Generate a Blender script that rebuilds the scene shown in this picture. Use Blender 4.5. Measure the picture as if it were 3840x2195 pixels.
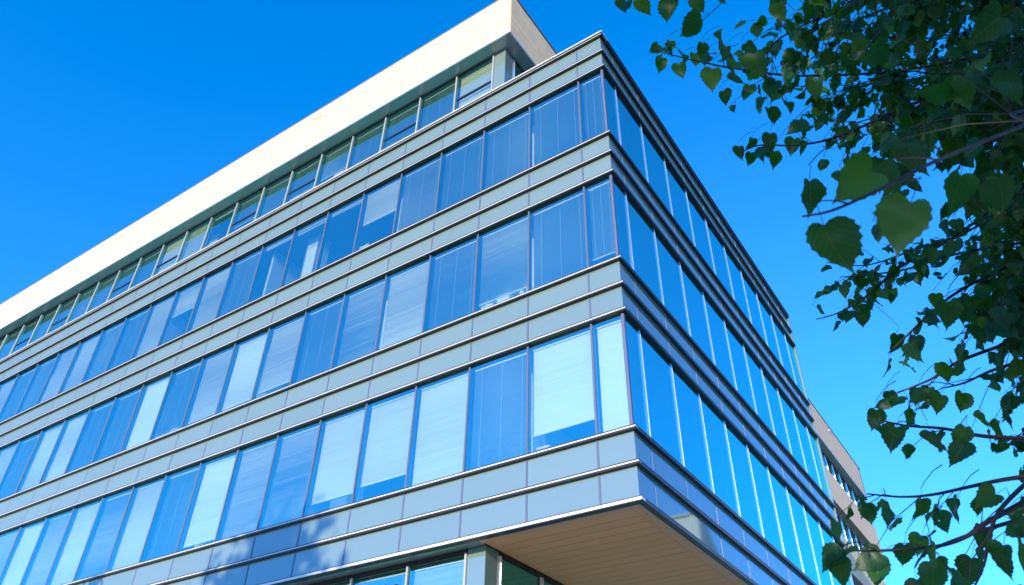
import bpy, math, random
import numpy as np
from mathutils import Vector, Matrix

# ------------------------------------------------------------------ scene, camera, sky, sun
sc = bpy.context.scene
for o in list(bpy.data.objects):
    bpy.data.objects.remove(o)
COL = sc.collection
R = math.radians

CAM = Vector((5.0731, -11.1465, 1.65))
C_R = Vector((0.828477, 0.559707, 0.018837))      # right, up and forward of the view
C_U = Vector((0.329864, -0.514894, 0.791249))
C_F = Vector((-0.452566, 0.649317, 0.611204))
cam_d = bpy.data.cameras.new('camera')
cam_d.sensor_width = 36.0
cam_d.lens = 27.1216
cam_d.clip_start = 0.05
cam_d.clip_end = 6000
cam_d.dof.use_dof = True
cam_d.dof.focus_distance = 17.0
cam_d.dof.aperture_fstop = 9.0
cam_o = bpy.data.objects.new('camera', cam_d)
COL.objects.link(cam_o)
cam_o.matrix_world = Matrix(((C_R.x, C_U.x, -C_F.x, CAM.x), (C_R.y, C_U.y, -C_F.y, CAM.y),
                             (C_R.z, C_U.z, -C_F.z, CAM.z), (0, 0, 0, 1)))
sc.camera = cam_o

SUN = Vector((0.13, -1.0, 0.23)).normalized()      # direction towards the sun
world = bpy.data.worlds.new('World')
sc.world = world
world.use_nodes = True
wn = world.node_tree
sky = wn.nodes.new('ShaderNodeTexSky')
sky.sky_type = 'NISHITA'
sky.sun_disc = False
sky.sun_elevation = math.asin(SUN.z)
sky.sun_rotation = math.atan2(SUN.x, SUN.y)
sky.altitude = 0
sky.air_density = 1.0
sky.dust_density = 0.2
sky.ozone_density = 10.0
bg = wn.nodes['Background']
bg.inputs[1].default_value = 0.15
grade = wn.nodes.new('ShaderNodeVectorMath')          # white balance of the whole sky
grade.operation = 'MULTIPLY_ADD'
grade.inputs[1].default_value = (1.50, 1.05, 1.0)
grade.inputs[2].default_value = (-0.12, 0.0, 0.0)
wn.links.new(sky.outputs[0], grade.inputs[0])
floor0 = wn.nodes.new('ShaderNodeVectorMath')
floor0.operation = 'MAXIMUM'
wn.links.new(grade.outputs[0], floor0.inputs[0])
wn.links.new(floor0.outputs[0], bg.inputs[0])

sun_d = bpy.data.lights.new('sun', 'SUN')
sun_d.energy = 2.2
sun_d.angle = R(0.53)
sun_d.color = (1.0, 0.89, 0.74)
sun_o = bpy.data.objects.new('sun', sun_d)
COL.objects.link(sun_o)
sun_o.rotation_euler = SUN.to_track_quat('Z', 'Y').to_euler()
sun_o.location = (40, -60, 40)

sc.view_settings.view_transform = 'Standard'
sc.view_settings.look = 'None'
sc.view_settings.exposure = 1.9
sc.view_settings.gamma = 1.0
sc.view_settings.use_curve_mapping = False
sc.render.engine = 'CYCLES'
sc.cycles.use_denoising = True
sc.cycles.max_bounces = 10
sc.cycles.diffuse_bounces = 4
sc.cycles.glossy_bounces = 5
sc.cycles.transparent_max_bounces = 24
sc.cycles.sample_clamp_indirect = 6.0

# ------------------------------------------------------------------ helpers
class MB:
    """collects boxes, quads and tubes into one mesh"""
    def __init__(self):
        self.v, self.f, self.m, self.uv = [], [], [], None

    def box(self, x0, x1, y0, y1, z0, z1, mat=0):
        b = len(self.v)
        self.v += [(x0, y0, z0), (x1, y0, z0), (x1, y1, z0), (x0, y1, z0),
                   (x0, y0, z1), (x1, y0, z1), (x1, y1, z1), (x0, y1, z1)]
        for q in ((0, 3, 2, 1), (4, 5, 6, 7), (0, 1, 5, 4), (1, 2, 6, 5), (2, 3, 7, 6), (3, 0, 4, 7)):
            self.f.append(tuple(b + i for i in q))
            self.m.append(mat)
        return self

    def bevel_box(self, x0, x1, y0, y1, z0, z1, e, axis, sign, mat=0):
        """box whose front face (along axis, sign) has chamfered edges"""
        lo = [x0, y0, z0]
        hi = [x1, y1, z1]
        o = [a for a in range(3) if a != axis]
        front = hi[axis] if sign > 0 else lo[axis]
        back = lo[axis] if sign > 0 else hi[axis]
        b = len(self.v)
        for depth, ins in ((back, 0), (front - sign * e, 0), (front, e)):
            for (i, j) in ((0, 0), (1, 0), (1, 1), (0, 1)):
                p = [0, 0, 0]
                p[axis] = depth
                p[o[0]] = (lo[o[0]] + ins) if i == 0 else (hi[o[0]] - ins)
                p[o[1]] = (lo[o[1]] + ins) if j == 0 else (hi[o[1]] - ins)
                self.v.append(tuple(p))
        par = 1 if axis != 1 else -1
        flip = (sign * par) < 0
        fs = [(3, 2, 1, 0), (8, 9, 10, 11)]
        for k in range(4):
            n = (k + 1) % 4
            fs += [(k, n, 4 + n, 4 + k), (4 + k, 4 + n, 8 + n, 8 + k)]
        for q in fs:
            q = tuple(b + i for i in q)
            self.f.append(q[::-1] if flip else q)
            self.m.append(mat)
        return self

    def quad(self, *p, mat=0):
        b = len(self.v)
        self.v += [tuple(q) for q in p]
        self.f.append(tuple(range(b, b + len(p))))
        self.m.append(mat)
        return self

    def tube(self, pts, rad, n=6, mat=0):
        pts = [Vector(p) for p in pts]
        if not isinstance(rad, (list, tuple)):
            rad = [rad] * len(pts)
        b0 = len(self.v)
        ref = Vector((0.31, 0.2, 0.93))
        for i, p in enumerate(pts):
            t = (pts[min(i + 1, len(pts) - 1)] - pts[max(i - 1, 0)])
            t = t.normalized() if t.length > 1e-9 else Vector((0, 0, 1))
            a = t.cross(ref)
            if a.length < 1e-3:
                a = t.cross(Vector((1, 0, 0)))
            a.normalize()
            c = t.cross(a)
            for k in range(n):
                w = 2 * math.pi * k / n
                self.v.append(tuple(p + (a * math.cos(w) + c * math.sin(w)) * rad[i]))
        for i in range(len(pts) - 1):
            for k in range(n):
                k2 = (k + 1) % n
                self.f.append((b0 + i * n + k, b0 + i * n + k2, b0 + (i + 1) * n + k2, b0 + (i + 1) * n + k))
                self.m.append(mat)
        self.f.append(tuple(b0 + (len(pts) - 1) * n + k for k in range(n)))
        self.m.append(mat)
        return self

    def mesh(self, name, mats, smooth=False):
        me = bpy.data.meshes.new(name)
        me.from_pydata(self.v, [], self.f)
        for m in (mats if isinstance(mats, (list, tuple)) else [mats]):
            me.materials.append(m)
        me.polygons.foreach_set('material_index', self.m)
        if smooth:
            me.polygons.foreach_set('use_smooth', [True] * len(self.f))
        me.update()
        return me

    def build(self, name, mats, parent=None, smooth=False):
        return link(name, self.mesh(name, mats, smooth), parent)


def link(name, me, parent=None, loc=None, rot=None, scale=None):
    o = bpy.data.objects.new(name, me)
    COL.objects.link(o)
    if parent is not None:
        o.parent = parent
    if loc is not None:
        o.location = loc
    if rot is not None:
        o.rotation_euler = rot
    if scale is not None:
        o.scale = scale
    return o


def tag(o, label, cat, group=None):
    o['label'] = label
    o['category'] = cat
    if group:
        o['group'] = group
    return o


def kind(o, k):
    o['kind'] = k
    return o


# ------------------------------------------------------------------ materials
def new_mat(name):
    m = bpy.data.materials.new(name)
    m.use_nodes = True
    return m, m.node_tree, m.node_tree.nodes['Principled BSDF']


def N(nt, typ, **kw):
    n = nt.nodes.new(typ)
    for k, v in kw.items():
        setattr(n, k, v)
    return n


def pmat(name, col, rough=0.5, metal=0.0, ior=1.45, var=0.0, nscale=3.0, namp=0.0, bump=0.0, bscale=40.0, stretch=None):
    """principled surface: per-object variation, broad tonal noise and fine relief"""
    m, nt, p = new_mat(name)
    p.inputs['Roughness'].default_value = rough
    p.inputs['Metallic'].default_value = metal
    p.inputs['IOR'].default_value = ior
    p.inputs['Base Color'].default_value = (*col, 1)
    if var or namp:
        oi = N(nt, 'ShaderNodeObjectInfo')
        tc = N(nt, 'ShaderNodeTexCoord')
        no = N(nt, 'ShaderNodeTexNoise')
        no.inputs['Scale'].default_value = nscale
        no.inputs['Detail'].default_value = 5
        src = tc.outputs['Object']
        if stretch:
            mp = N(nt, 'ShaderNodeMapping')
            mp.inputs['Scale'].default_value = stretch
            nt.links.new(src, mp.inputs['Vector'])
            src = mp.outputs['Vector']
        nt.links.new(src, no.inputs['Vector'])
        a = N(nt, 'ShaderNodeMath', operation='MULTIPLY_ADD')
        nt.links.new(oi.outputs['Random'], a.inputs[0])
        a.inputs[1].default_value = 2 * var
        a.inputs[2].default_value = 1 - var - namp
        b = N(nt, 'ShaderNodeMath', operation='MULTIPLY_ADD')
        nt.links.new(no.outputs['Fac'], b.inputs[0])
        b.inputs[1].default_value = 2 * namp
        nt.links.new(a.outputs[0], b.inputs[2])
        mx = N(nt, 'ShaderNodeVectorMath', operation='SCALE')
        mx.inputs[0].default_value = col
        nt.links.new(b.outputs[0], mx.inputs['Scale'])
        nt.links.new(mx.outputs[0], p.inputs['Base Color'])
    if bump:
        tc2 = N(nt, 'ShaderNodeTexCoord')
        n2 = N(nt, 'ShaderNodeTexNoise')
        n2.inputs['Scale'].default_value = bscale
        n2.inputs['Detail'].default_value = 6
        nt.links.new(tc2.outputs['Object'], n2.inputs['Vector'])
        bp = N(nt, 'ShaderNodeBump')
        bp.inputs['Strength'].default_value = bump
        bp.inputs['Distance'].default_value = 0.02
        nt.links.new(n2.outputs['Fac'], bp.inputs['Height'])
        nt.links.new(bp.outputs[0], p.inputs['Normal'])
    return m


def glass_mat(name, r0, refl, trans, wob=0.0):
    """coated window glass: mirror share rising towards grazing, tinted see-through for the rest"""
    m = bpy.data.materials.new(name)
    m.use_nodes = True
    nt = m.node_tree
    for n in list(nt.nodes):
        nt.nodes.remove(n)
    out = N(nt, 'ShaderNodeOutputMaterial')
    mix = N(nt, 'ShaderNodeMixShader')
    tr = N(nt, 'ShaderNodeBsdfTransparent')
    tr.inputs[0].default_value = (*trans, 1)
    gl = N(nt, 'ShaderNodeBsdfGlossy')
    gl.inputs['Color'].default_value = (*refl, 1)
    gl.inputs['Roughness'].default_value = 0.0
    lw = N(nt, 'ShaderNodeLayerWeight')
    lw.inputs['Blend'].default_value = 0.5
    pw = N(nt, 'ShaderNodeMath', operation='POWER')
    pw.inputs[1].default_value = 4.0
    nt.links.new(lw.outputs['Facing'], pw.inputs[0])
    ma = N(nt, 'ShaderNodeMath', operation='MULTIPLY_ADD')
    ma.inputs[1].default_value = 1 - r0
    ma.inputs[2].default_value = r0
    nt.links.new(pw.outputs[0], ma.inputs[0])
    geo = N(nt, 'ShaderNodeNewGeometry')
    front = N(nt, 'ShaderNodeMath', operation='SUBTRACT')
    front.inputs[0].default_value = 1.0
    nt.links.new(geo.outputs['Backfacing'], front.inputs[1])
    fm = N(nt, 'ShaderNodeMath', operation='MULTIPLY')
    nt.links.new(ma.outputs[0], fm.inputs[0])
    nt.links.new(front.outputs[0], fm.inputs[1])
    # leaving the sheet through its far face is clear
    cl = N(nt, 'ShaderNodeMix', data_type='RGBA')
    cl.inputs[6].default_value = (*trans, 1)
    cl.inputs[7].default_value = (1, 1, 1, 1)
    nt.links.new(geo.outputs['Backfacing'], cl.inputs[0])
    nt.links.new(cl.outputs[2], tr.inputs[0])
    if wob:
        tc = N(nt, 'ShaderNodeTexCoord')
        no = N(nt, 'ShaderNodeTexNoise')
        no.inputs['Scale'].default_value = 1.3
        no.inputs['Detail'].default_value = 1.0
        nt.links.new(tc.outputs['Object'], no.inputs['Vector'])
        bp = N(nt, 'ShaderNodeBump')
        bp.inputs['Strength'].default_value = wob
        bp.inputs['Distance'].default_value = 0.02
        nt.links.new(no.outputs['Fac'], bp.inputs['Height'])
        nt.links.new(bp.outputs[0], gl.inputs['Normal'])
    nt.links.new(fm.outputs[0], mix.inputs[0])
    nt.links.new(tr.outputs[0], mix.inputs[1])
    nt.links.new(gl.outputs[0], mix.inputs[2])
    nt.links.new(mix.outputs[0], out.inputs[0])
    return m


M = {}
M['glass'] = glass_mat('coated_glass', 0.46, (0.15, 1.0, 0.97), (0.80, 0.85, 0.68), 0.10)
M['spandrel'] = pmat('spandrel_glass', (0.142, 0.198, 0.160), 0.04, 0, 2.5, var=0.04, nscale=0.7, namp=0.03)
M['spandrel'].node_tree.nodes['Principled BSDF'].inputs['Specular Tint'].default_value = (0.35, 0.85, 1.0, 1)
M['white_metal'] = pmat('pale_anodised_metal', (0.62, 0.60, 0.57), 0.38, 0.15, var=0.03, nscale=6, namp=0.05)
M['dark_metal'] = pmat('dark_bronze_metal', (0.022, 0.020, 0.022), 0.35, 0.0, nscale=4, namp=0.1)
M['cap_metal'] = pmat('blue_grey_mullion_cap', (0.10, 0.12, 0.18), 0.35, 0.2, var=0.06, nscale=5, namp=0.06)
M['silver'] = pmat('satin_aluminium', (0.80, 0.80, 0.80), 0.28, 0.75, var=0.03, nscale=8, namp=0.04)
M['flare'] = pmat('polished_flared_edge', (0.86, 0.90, 0.94), 0.26, 0.9, nscale=8, namp=0.03)
M['joint_metal'] = pmat('grey_joint_metal', (0.22, 0.21, 0.24), 0.4, 0.3, nscale=8, namp=0.03)
M['frame_grey'] = pmat('grey_frame_metal', (0.42, 0.41, 0.40), 0.35, 0.3, nscale=8, namp=0.03)
M['tile'] = pmat('pale_ceramic_tile', (0.82, 0.54, 0.275), 0.62, 0, var=0.045, nscale=2.5, namp=0.05, bump=0.08, bscale=25)
M['joint'] = pmat('tile_joint', (0.30, 0.24, 0.20), 0.9, nscale=3, namp=0.05)
M['coping'] = pmat('coping_metal', (0.16, 0.16, 0.18), 0.4, 0.3, nscale=3, namp=0.05)
M['soffit'] = pmat('soffit_board', (0.66, 0.31, 0.11), 0.5, 0, var=0.03, nscale=1.5, namp=0.05)
M['soffit_trim'] = pmat('soffit_trim', (0.60, 0.30, 0.14), 0.35, 0, nscale=1.5, namp=0.06)
M['grey_metal'] = pmat('grey_soffit_metal', (0.30, 0.31, 0.30), 0.22, 0.5, var=0.04, nscale=2, namp=0.06)
M['slat'] = pmat('blind_slat', (0.92, 0.88, 0.80), 0.5, 0, var=0.03)
M['cord'] = pmat('blind_cord', (0.55, 0.56, 0.56), 0.6)
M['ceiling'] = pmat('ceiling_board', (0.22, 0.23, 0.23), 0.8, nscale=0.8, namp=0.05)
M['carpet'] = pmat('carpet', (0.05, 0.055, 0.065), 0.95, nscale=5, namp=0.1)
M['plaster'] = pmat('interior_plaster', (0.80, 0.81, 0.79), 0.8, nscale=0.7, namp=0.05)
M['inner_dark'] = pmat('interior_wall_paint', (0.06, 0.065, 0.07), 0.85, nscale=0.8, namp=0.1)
M['concrete'] = pmat('concrete', (0.40, 0.38, 0.35), 0.85, nscale=2, namp=0.12, bump=0.2)
M['paving'] = pmat('pale_paving', (0.52, 0.46, 0.38), 0.85, nscale=0.6, namp=0.10, bump=0.2, bscale=12)
M['asphalt'] = pmat('asphalt', (0.06, 0.06, 0.062), 0.9, nscale=0.5, namp=0.2, bump=0.3, bscale=60)
M['earth'] = pmat('ground_earth', (0.12, 0.12, 0.07), 0.95, nscale=0.05, namp=0.3, bump=0.2)
M['paint'] = pmat('road_paint', (0.75, 0.75, 0.72), 0.7, nscale=3, namp=0.1)
M['kerb'] = pmat('kerb_stone', (0.36, 0.35, 0.33), 0.85, var=0.05, nscale=3, namp=0.1)
M['bark'] = pmat('bark', (0.055, 0.040, 0.030), 0.85, nscale=9, namp=0.3, bump=0.6, bscale=30, stretch=(3, 3, 0.6))
M['twig'] = pmat('twig_bark', (0.030, 0.017, 0.015), 0.6, nscale=20, namp=0.2)
M['vent'] = pmat('vent_terracotta', (0.40, 0.17, 0.07), 0.6)
M['roofing'] = pmat('roof_membrane', (0.25, 0.25, 0.25), 0.9, nscale=1, namp=0.1)
M['paper'] = pmat('white_paper', (0.82, 0.82, 0.80), 0.7)
M['book_blue'] = pmat('book_cover_blue', (0.10, 0.20, 0.42), 0.6)
M['book_red'] = pmat('book_cover_red', (0.45, 0.10, 0.08), 0.6)
M['render'] = pmat('pale_render', (0.52, 0.48, 0.42), 0.85, nscale=0.3, namp=0.08)

# ------------------------------------------------------------------ numbers of the building
FLOOR = 3.882
CAPZ, BZ, CZ, DZ, EZ = 19.874, 19.107, 18.459, 15.891, 15.23
RAILS = [CAPZ, BZ]
for k in range(3):
    RAILS += [CZ - k * FLOOR, DZ - k * FLOOR, EZ - k * FLOOR]
LZ = 6.810
RAILS.append(LZ)                                   # twelve levels, top to bottom
NB = 25
ML = [0.807 + 1.5072 * i for i in range(NB + 1)]   # mullions of the long front, metres left of the corner
XL = -ML[-1]
MR = [0.7645 + 1.4928 * i for i in range(10)]      # mullions of the side front
YR = 15.35
YW = 42.0                                          # far end of the wing
BX, BY = -3.45, 0.42                               # recessed glass planes (side, front)
WX = -3.0                                          # tile-clad face of the wing
PF = 0.075                                          # panels sit this far behind the rail fronts

# ------------------------------------------------------------------ ground and street
kind(MB().quad((-900, -900, -0.01), (900, -900, -0.01), (900, 900, -0.01), (-900, 900, -0.01)).build('ground', M['earth']), 'structure')
kind(MB().box(-60, 14, -16.0, 60, -0.006, 0.12).build('pavement', M['paving']), 'structure')
kind(MB().quad((-300, -24, -0.003), (300, -24, -0.003), (300, -16.15, -0.003), (-300, -16.15, -0.003)).build('road', M['asphalt']), 'structure')
kind(MB().box(-300, 300, -40, -24.15, -0.006, 0.12).build('far_pavement', M['paving']), 'structure')
mb = MB()
for i in range(-50, 50):
    mb.box(i * 3.0, i * 3.0 + 1.5, -20.15, -20.0, -0.003, 0.001)
kind(mb.build('road_marking', M['paint']), 'structure')
kb = MB().bevel_box(0, 0.99, 0, 0.15, -0.006, 0.135, 0.012, 2, 1).mesh('kerb', M['kerb'])
for nm, yy in (('kerb_near', -16.15), ('kerb_far', -24.15)):
    strip = kind(MB().box(-300, 300, yy + 0.01, yy + 0.14, -0.006, 0.10).build(nm, M['kerb']), 'structure')
    for i in range(-30, 20):
        link('kerb_stone', kb, strip, (i * 1.0, yy, 0))

# ------------------------------------------------------------------ office building
B = bpy.data.objects.new('office_building', None)
COL.objects.link(B)
tag(B, 'modern glass office building with grey spandrel bands, blue windows and pale tiled roof band', 'building')

# floor plates and inner walls ---------------------------------------------------------------
for k in range(3):
    zc, zd = CZ - k * FLOOR, DZ - k * FLOOR
    lo = (CZ - (k + 1) * FLOOR if k < 2 else LZ) + 0.02
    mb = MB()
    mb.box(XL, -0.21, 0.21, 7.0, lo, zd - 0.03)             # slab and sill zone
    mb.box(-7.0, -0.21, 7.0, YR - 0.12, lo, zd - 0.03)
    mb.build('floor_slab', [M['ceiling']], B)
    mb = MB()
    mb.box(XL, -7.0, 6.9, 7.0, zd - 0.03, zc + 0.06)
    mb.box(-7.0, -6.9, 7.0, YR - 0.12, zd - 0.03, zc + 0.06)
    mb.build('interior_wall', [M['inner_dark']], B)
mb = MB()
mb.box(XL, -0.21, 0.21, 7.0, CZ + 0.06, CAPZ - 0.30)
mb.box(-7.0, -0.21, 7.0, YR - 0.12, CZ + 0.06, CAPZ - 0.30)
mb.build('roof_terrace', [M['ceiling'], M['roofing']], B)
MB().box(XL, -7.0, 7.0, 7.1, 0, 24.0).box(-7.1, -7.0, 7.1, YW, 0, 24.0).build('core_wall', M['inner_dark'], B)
MB().box(XL, WX - 0.30, 0.30, YW - 0.3, 24.0, 24.25).build('roof', M['roofing'], B)

rng = random.Random(5)
# cross walls and columns just inside the glass
for k, bays in enumerate(((2, 8, 12, 17, 22), (2, 5, 11, 16, 21), (2, 7, 13, 18, 23))):
    zc, zd = CZ - k * FLOOR, DZ - k * FLOOR
    for i in bays:
        x = -ML[i] + 0.0
        MB().box(x - 0.06, x + 0.06, 0.55, 6.9, zd - 0.02, zc + 0.05).build('partition', M['plaster'], B)
for k, cols in enumerate(((2.55, 7.25, 11.2, 16.2, 21.2, 26.2, 31.2), (2.55, 7.25, 12.0, 17.0, 22.0, 27.0), (2.9, 8.0, 12.9, 17.9, 22.9))):
    zc, zd = CZ - k * FLOOR, DZ - k * FLOOR
    for x in cols:
        MB().box(-x - 0.27, -x + 0.27, 0.75, 1.25, zd - 0.02, zc + 0.05).build('interior_column', M['plaster'], B)

# horizontal rails ---------------------------------------------------------------------------
def rail_left(z):
    top = z == CAPZ
    mb = MB()
    if top:
        mb.box(XL, 0.02, -0.02, 0.34, z - 0.045, z + 0.0, 1)          # pale coping
        mb.box(XL, 0.0, 0.0, 0.16, z - 0.075, z - 0.047, 0)
        mb.box(XL, -0.012, 0.012, 0.16, z - 0.105, z - 0.077, 1)
        mb.box(XL, -0.004, 0.004, 0.20, z - 0.15, z - 0.107, 0)
    elif z == LZ:
        mb.box(XL, 0.0, 0.0, 0.14, z - 0.014, z + 0.002, 0)
        mb.box(XL, 0.003, -0.003, 0.14, z - 0.066, z - 0.015, 1)
        mb.box(XL, 0.0, 0.0, 0.14, z - 0.085, z - 0.067, 0)
    else:
        mb.box(XL, 0.0, 0.0, 0.12, z - 0.016, z + 0.002, 0)
        mb.box(XL, -0.004, 0.004, 0.12, z - 0.042, z - 0.017, 1)
        mb.box(XL, 0.0, 0.0, 0.12, z - 0.080, z - 0.043, 0)
    return mb.build('horizontal_rail', [M['dark_metal'], M['white_metal']], B)


def rail_right(z):
    top = z == CAPZ
    mb = MB()
    a = 0.121
    if top:
        mb.box(-0.34, 0.02, 0.34, YR + 0.03, z - 0.045, z, 0)
        mb.box(-0.16, 0.0, 0.16, YR + 0.01, z - 0.15, z - 0.047, 0)
    else:
        mb.box(-0.12, 0.0, a, YR, z - 0.080, z - 0.048, 0)
        mb.box(-0.12, -0.006, a, YR - 0.002, z - 0.047, z - 0.037, 1)
        mb.box(-0.12, 0.0, a, YR, z - 0.036, z + 0.002, 0)
    return mb.build('horizontal_rail', [M['dark_metal'], M['white_metal']], B)


for z in RAILS:
    rail_left(z)
    rail_right(z)

# spandrel panels ----------------------------------------------------------------------------
ROWS = [(BZ, CAPZ), (CZ, BZ), (EZ, DZ), (CZ - FLOOR, EZ), (EZ - FLOOR, DZ - FLOOR), (CZ - 2 * FLOOR, EZ - FLOOR),
        (EZ - 2 * FLOOR, DZ - 2 * FLOOR), (LZ, EZ - 2 * FLOOR)]
edges_l = [0.0] + ML
edges_r = [0.0] + MR + [YR]
pan_cache = {}


def panel_mesh(w, h, axis):
    key = (round(w, 3), round(h, 3), axis)
    if key not in pan_cache:
        mb = MB()
        if axis == 1:
            mb.bevel_box(-w / 2, w / 2, 0, 0.04, -h / 2, h / 2, 0.004, 1, -1)
        else:
            mb.bevel_box(-0.04, 0, -w / 2, w / 2, -h / 2, h / 2, 0.004, 0, 1)
        pan_cache[key] = mb.mesh('spandrel_panel', M['spandrel'])
    return pan_cache[key]


for (z0, z1) in ROWS:
    h = z1 - z0 - 0.03
    zc = (z0 + z1) / 2 - 0.04
    for i in range(NB + 1):
        a, b = edges_l[i], edges_l[i + 1]
        if i == 0:
            a = PF
        link('spandrel_panel', panel_mesh(b - a - 0.016 if i else b - a - 0.008, h, 1), B, (-(a + b) / 2 + (0.004 if i == 0 else 0), PF, zc),
             (R(rng.uniform(-.12, .12)), 0, R(rng.uniform(-.12, .12))))
    for i in range(len(edges_r) - 1):
        a, b = edges_r[i], edges_r[i + 1]
        if i == 0:
            a = PF + 0.045
        link('spandrel_panel', panel_mesh(b - a - 0.014, h, 0), B, (-PF, (a + b) / 2, zc),
             (0, R(rng.uniform(-.15, .15)), R(rng.uniform(-.15, .15))))

# mullion caps -------------------------------------------------------------------------------
for i, x in enumerate(ML):
    MB().bevel_box(-x - 0.024, -x + 0.024, 0.066, 0.19, LZ + 0.01, CAPZ - 0.16, 0.006, 1, -1).build('mullion', M['cap_metal'], B)
WINS = [(DZ - k * FLOOR, CZ - k * FLOOR) for k in range(3)]


def fin(mb, y, z0, z1, xb, depth, run, n=12):
    """flared vertical fin: hollow-curved side towards -y, square back"""
    prof = []
    for s in range(n + 1):
        t = s / n
        prof.append((xb + depth * (1 - math.cos(t * math.pi / 2)), y - run + run * math.sin(t * math.pi / 2)))
    prof += [(xb + depth, y + 0.012), (xb, y + 0.012)]
    b = len(mb.v)
    m = len(prof)
    for z in (z0, z1):
        mb.v += [(px, py, z) for px, py in prof]
    for s in range(m - 1):
        mb.f.append((b + s, b + s + 1, b + m + s + 1, b + m + s)[::-1])
        mb.m.append(0)
    mb.f.append(tuple(b + s for s in range(m)))
    mb.m.append(0)
    mb.f.append(tuple(b + m + s for s in range(m))[::-1])
    mb.m.append(0)


def shade_auto(o, ang=35):
    me = o.data
    me.polygons.foreach_set('use_smooth', [True] * len(me.polygons))
    try:
        me.set_sharp_from_angle(angle=R(ang))
    except Exception:
        pass
    return o


for y in MR:
    mb = MB()
    mb.box(-0.14, -0.070, y - 0.007, y + 0.007, LZ + 0.01, CAPZ - 0.16, 1)
    for (z0, z1) in WINS:
        fin(mb, y, z0 + 0.004, z1 - 0.10, -0.090, 0.023, 0.10)
    shade_auto(mb.build('mullion', [M['flare'], M['joint_metal']], B))
for (z0, z1) in WINS:                                                     # corner posts
    MB().box(-0.14, -0.080, 0.072, 0.14, z0 + 0.004, z1 - 0.10).build('corner_post', M['cap_metal'], B)

# windows ------------------------------------------------------------------------------------
pane_cache = {}


def pane_mesh(w, h, axis, bow=0.0):
    key = (round(w, 3), round(h, 3), axis, bow)
    if key in pane_cache:
        return pane_cache[key]
    mb = MB()
    if not bow:
        if axis == 1:
            mb.box(-w / 2, w / 2, -0.006, 0.006, -h / 2, h / 2)
        else:
            mb.box(-0.006, 0.006, -w / 2, w / 2, -h / 2, h / 2)
        me = mb.mesh('glass_pane', M['glass'])
    else:
        nu, nv = 10, 10
        for side in (1, -1):
            b = len(mb.v)
            for j in range(nv + 1):
                for i in range(nu + 1):
                    u, v = i / nu * 2 - 1, j / nv * 2 - 1
                    d = bow * (1 - u ** 4) * (1 - v ** 4)
                    if axis == 1:
                        mb.v.append((u * w / 2, -side * 0.006 + d, v * h / 2))
                    else:
                        mb.v.append((side * 0.006 - d, u * w / 2, v * h / 2))
            for j in range(nv):
                for i in range(nu):
                    q = (b + j * (nu + 1) + i, b + j * (nu + 1) + i + 1, b + (j + 1) * (nu + 1) + i + 1, b + (j + 1) * (nu + 1) + i)
                    mb.f.append(q if side > 0 else q[::-1])
                    mb.m.append(0)
        me = mb.mesh('glass_pane', M['glass'], True)
    pane_cache[key] = me
    return me


def frame_mesh(w, h, axis):
    key = ('f', round(w, 3), round(h, 3), axis)
    if key not in pane_cache:
        mb = MB()
        t = 0.014
        for (a0, a1, z0, z1) in ((-w / 2, w / 2, h / 2 - t, h / 2), (-w / 2, w / 2, -h / 2, -h / 2 + t),
                                 (-w / 2, -w / 2 + t, -h / 2 + t, h / 2 - t), (w / 2 - t, w / 2, -h / 2 + t, h / 2 - t)):
            if axis == 1:
                mb.box(a0, a1, 0.008, 0.06, z0, z1)
            else:
                mb.box(-0.06, -0.006, a0, a1, z0, z1)
        pane_cache[key] = mb.mesh('window', M['dark_metal'])
    return pane_cache[key]


blind_cache = {}


def blind_mesh(w, drop, tilt, pitch=0.042, var=0):
    """venetian blind hung from z = 0 downwards: real slats, head rail, bottom rail and cords"""
    key = (round(w, 3), round(drop, 2), tilt, var)
    if key in blind_cache:
        return blind_cache[key]
    mb = MB()
    mb.box(-w / 2, w / 2, -0.02, 0.02, -0.035, 0)
    n = int((drop - 0.06) / pitch)
    rj = random.Random(var * 31 + int(tilt))
    ph, am, tw_ = rj.uniform(0, 6), rj.uniform(2, 9), rj.uniform(-0.006, 0.006)
    sw = 0.024
    for i in range(n):
        # slats never hang quite alike: slow drift down the blind, small scatter, a slight slope
        a = R(tilt + (am * math.sin(ph + 4.5 * i / max(1, n)) if tilt > 16 else 1.5 * math.sin(ph + 4 * i / max(1, n))) + rj.gauss(0, 2.2 if tilt > 16 else 0.8))
        sl = tw_ + rj.gauss(0, 0.0015)
        z = -0.05 - pitch * (i + 0.5)
        # outer edge (towards -y) raised by the tilt
        y0, z0 = -sw * math.cos(a), z + sw * math.sin(a)
        y1, z1 = sw * math.cos(a), z - sw * math.sin(a)
        t = 0.0012
        ny, nz = math.sin(a) * t, math.cos(a) * t
        mb.quad((-w / 2, y0 - ny, z0 - nz - sl), (-w / 2, y1 - ny, z1 - nz - sl), (w / 2, y1 - ny, z1 - nz + sl), (w / 2, y0 - ny, z0 - nz + sl))
        mb.quad((-w / 2, y0 + ny, z0 + nz - sl), (w / 2, y0 + ny, z0 + nz + sl), (w / 2, y1 + ny, z1 + nz + sl), (-w / 2, y1 + ny, z1 + nz - sl))
    zb = -0.05 - pitch * n
    mb.box(-w / 2, w / 2, -0.018, 0.018, zb - 0.022, zb)
    for cx in ((-0.34, 0.03, 0.40) if tilt < 17 else ()):
        mb.box(w * cx - 0.003, w * cx + 0.003, -0.031, -0.026, zb, -0.036, 1)
    blind_cache[key] = mb.mesh('blind', [M['slat'], M['cord']])
    return blind_cache[key]


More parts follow.
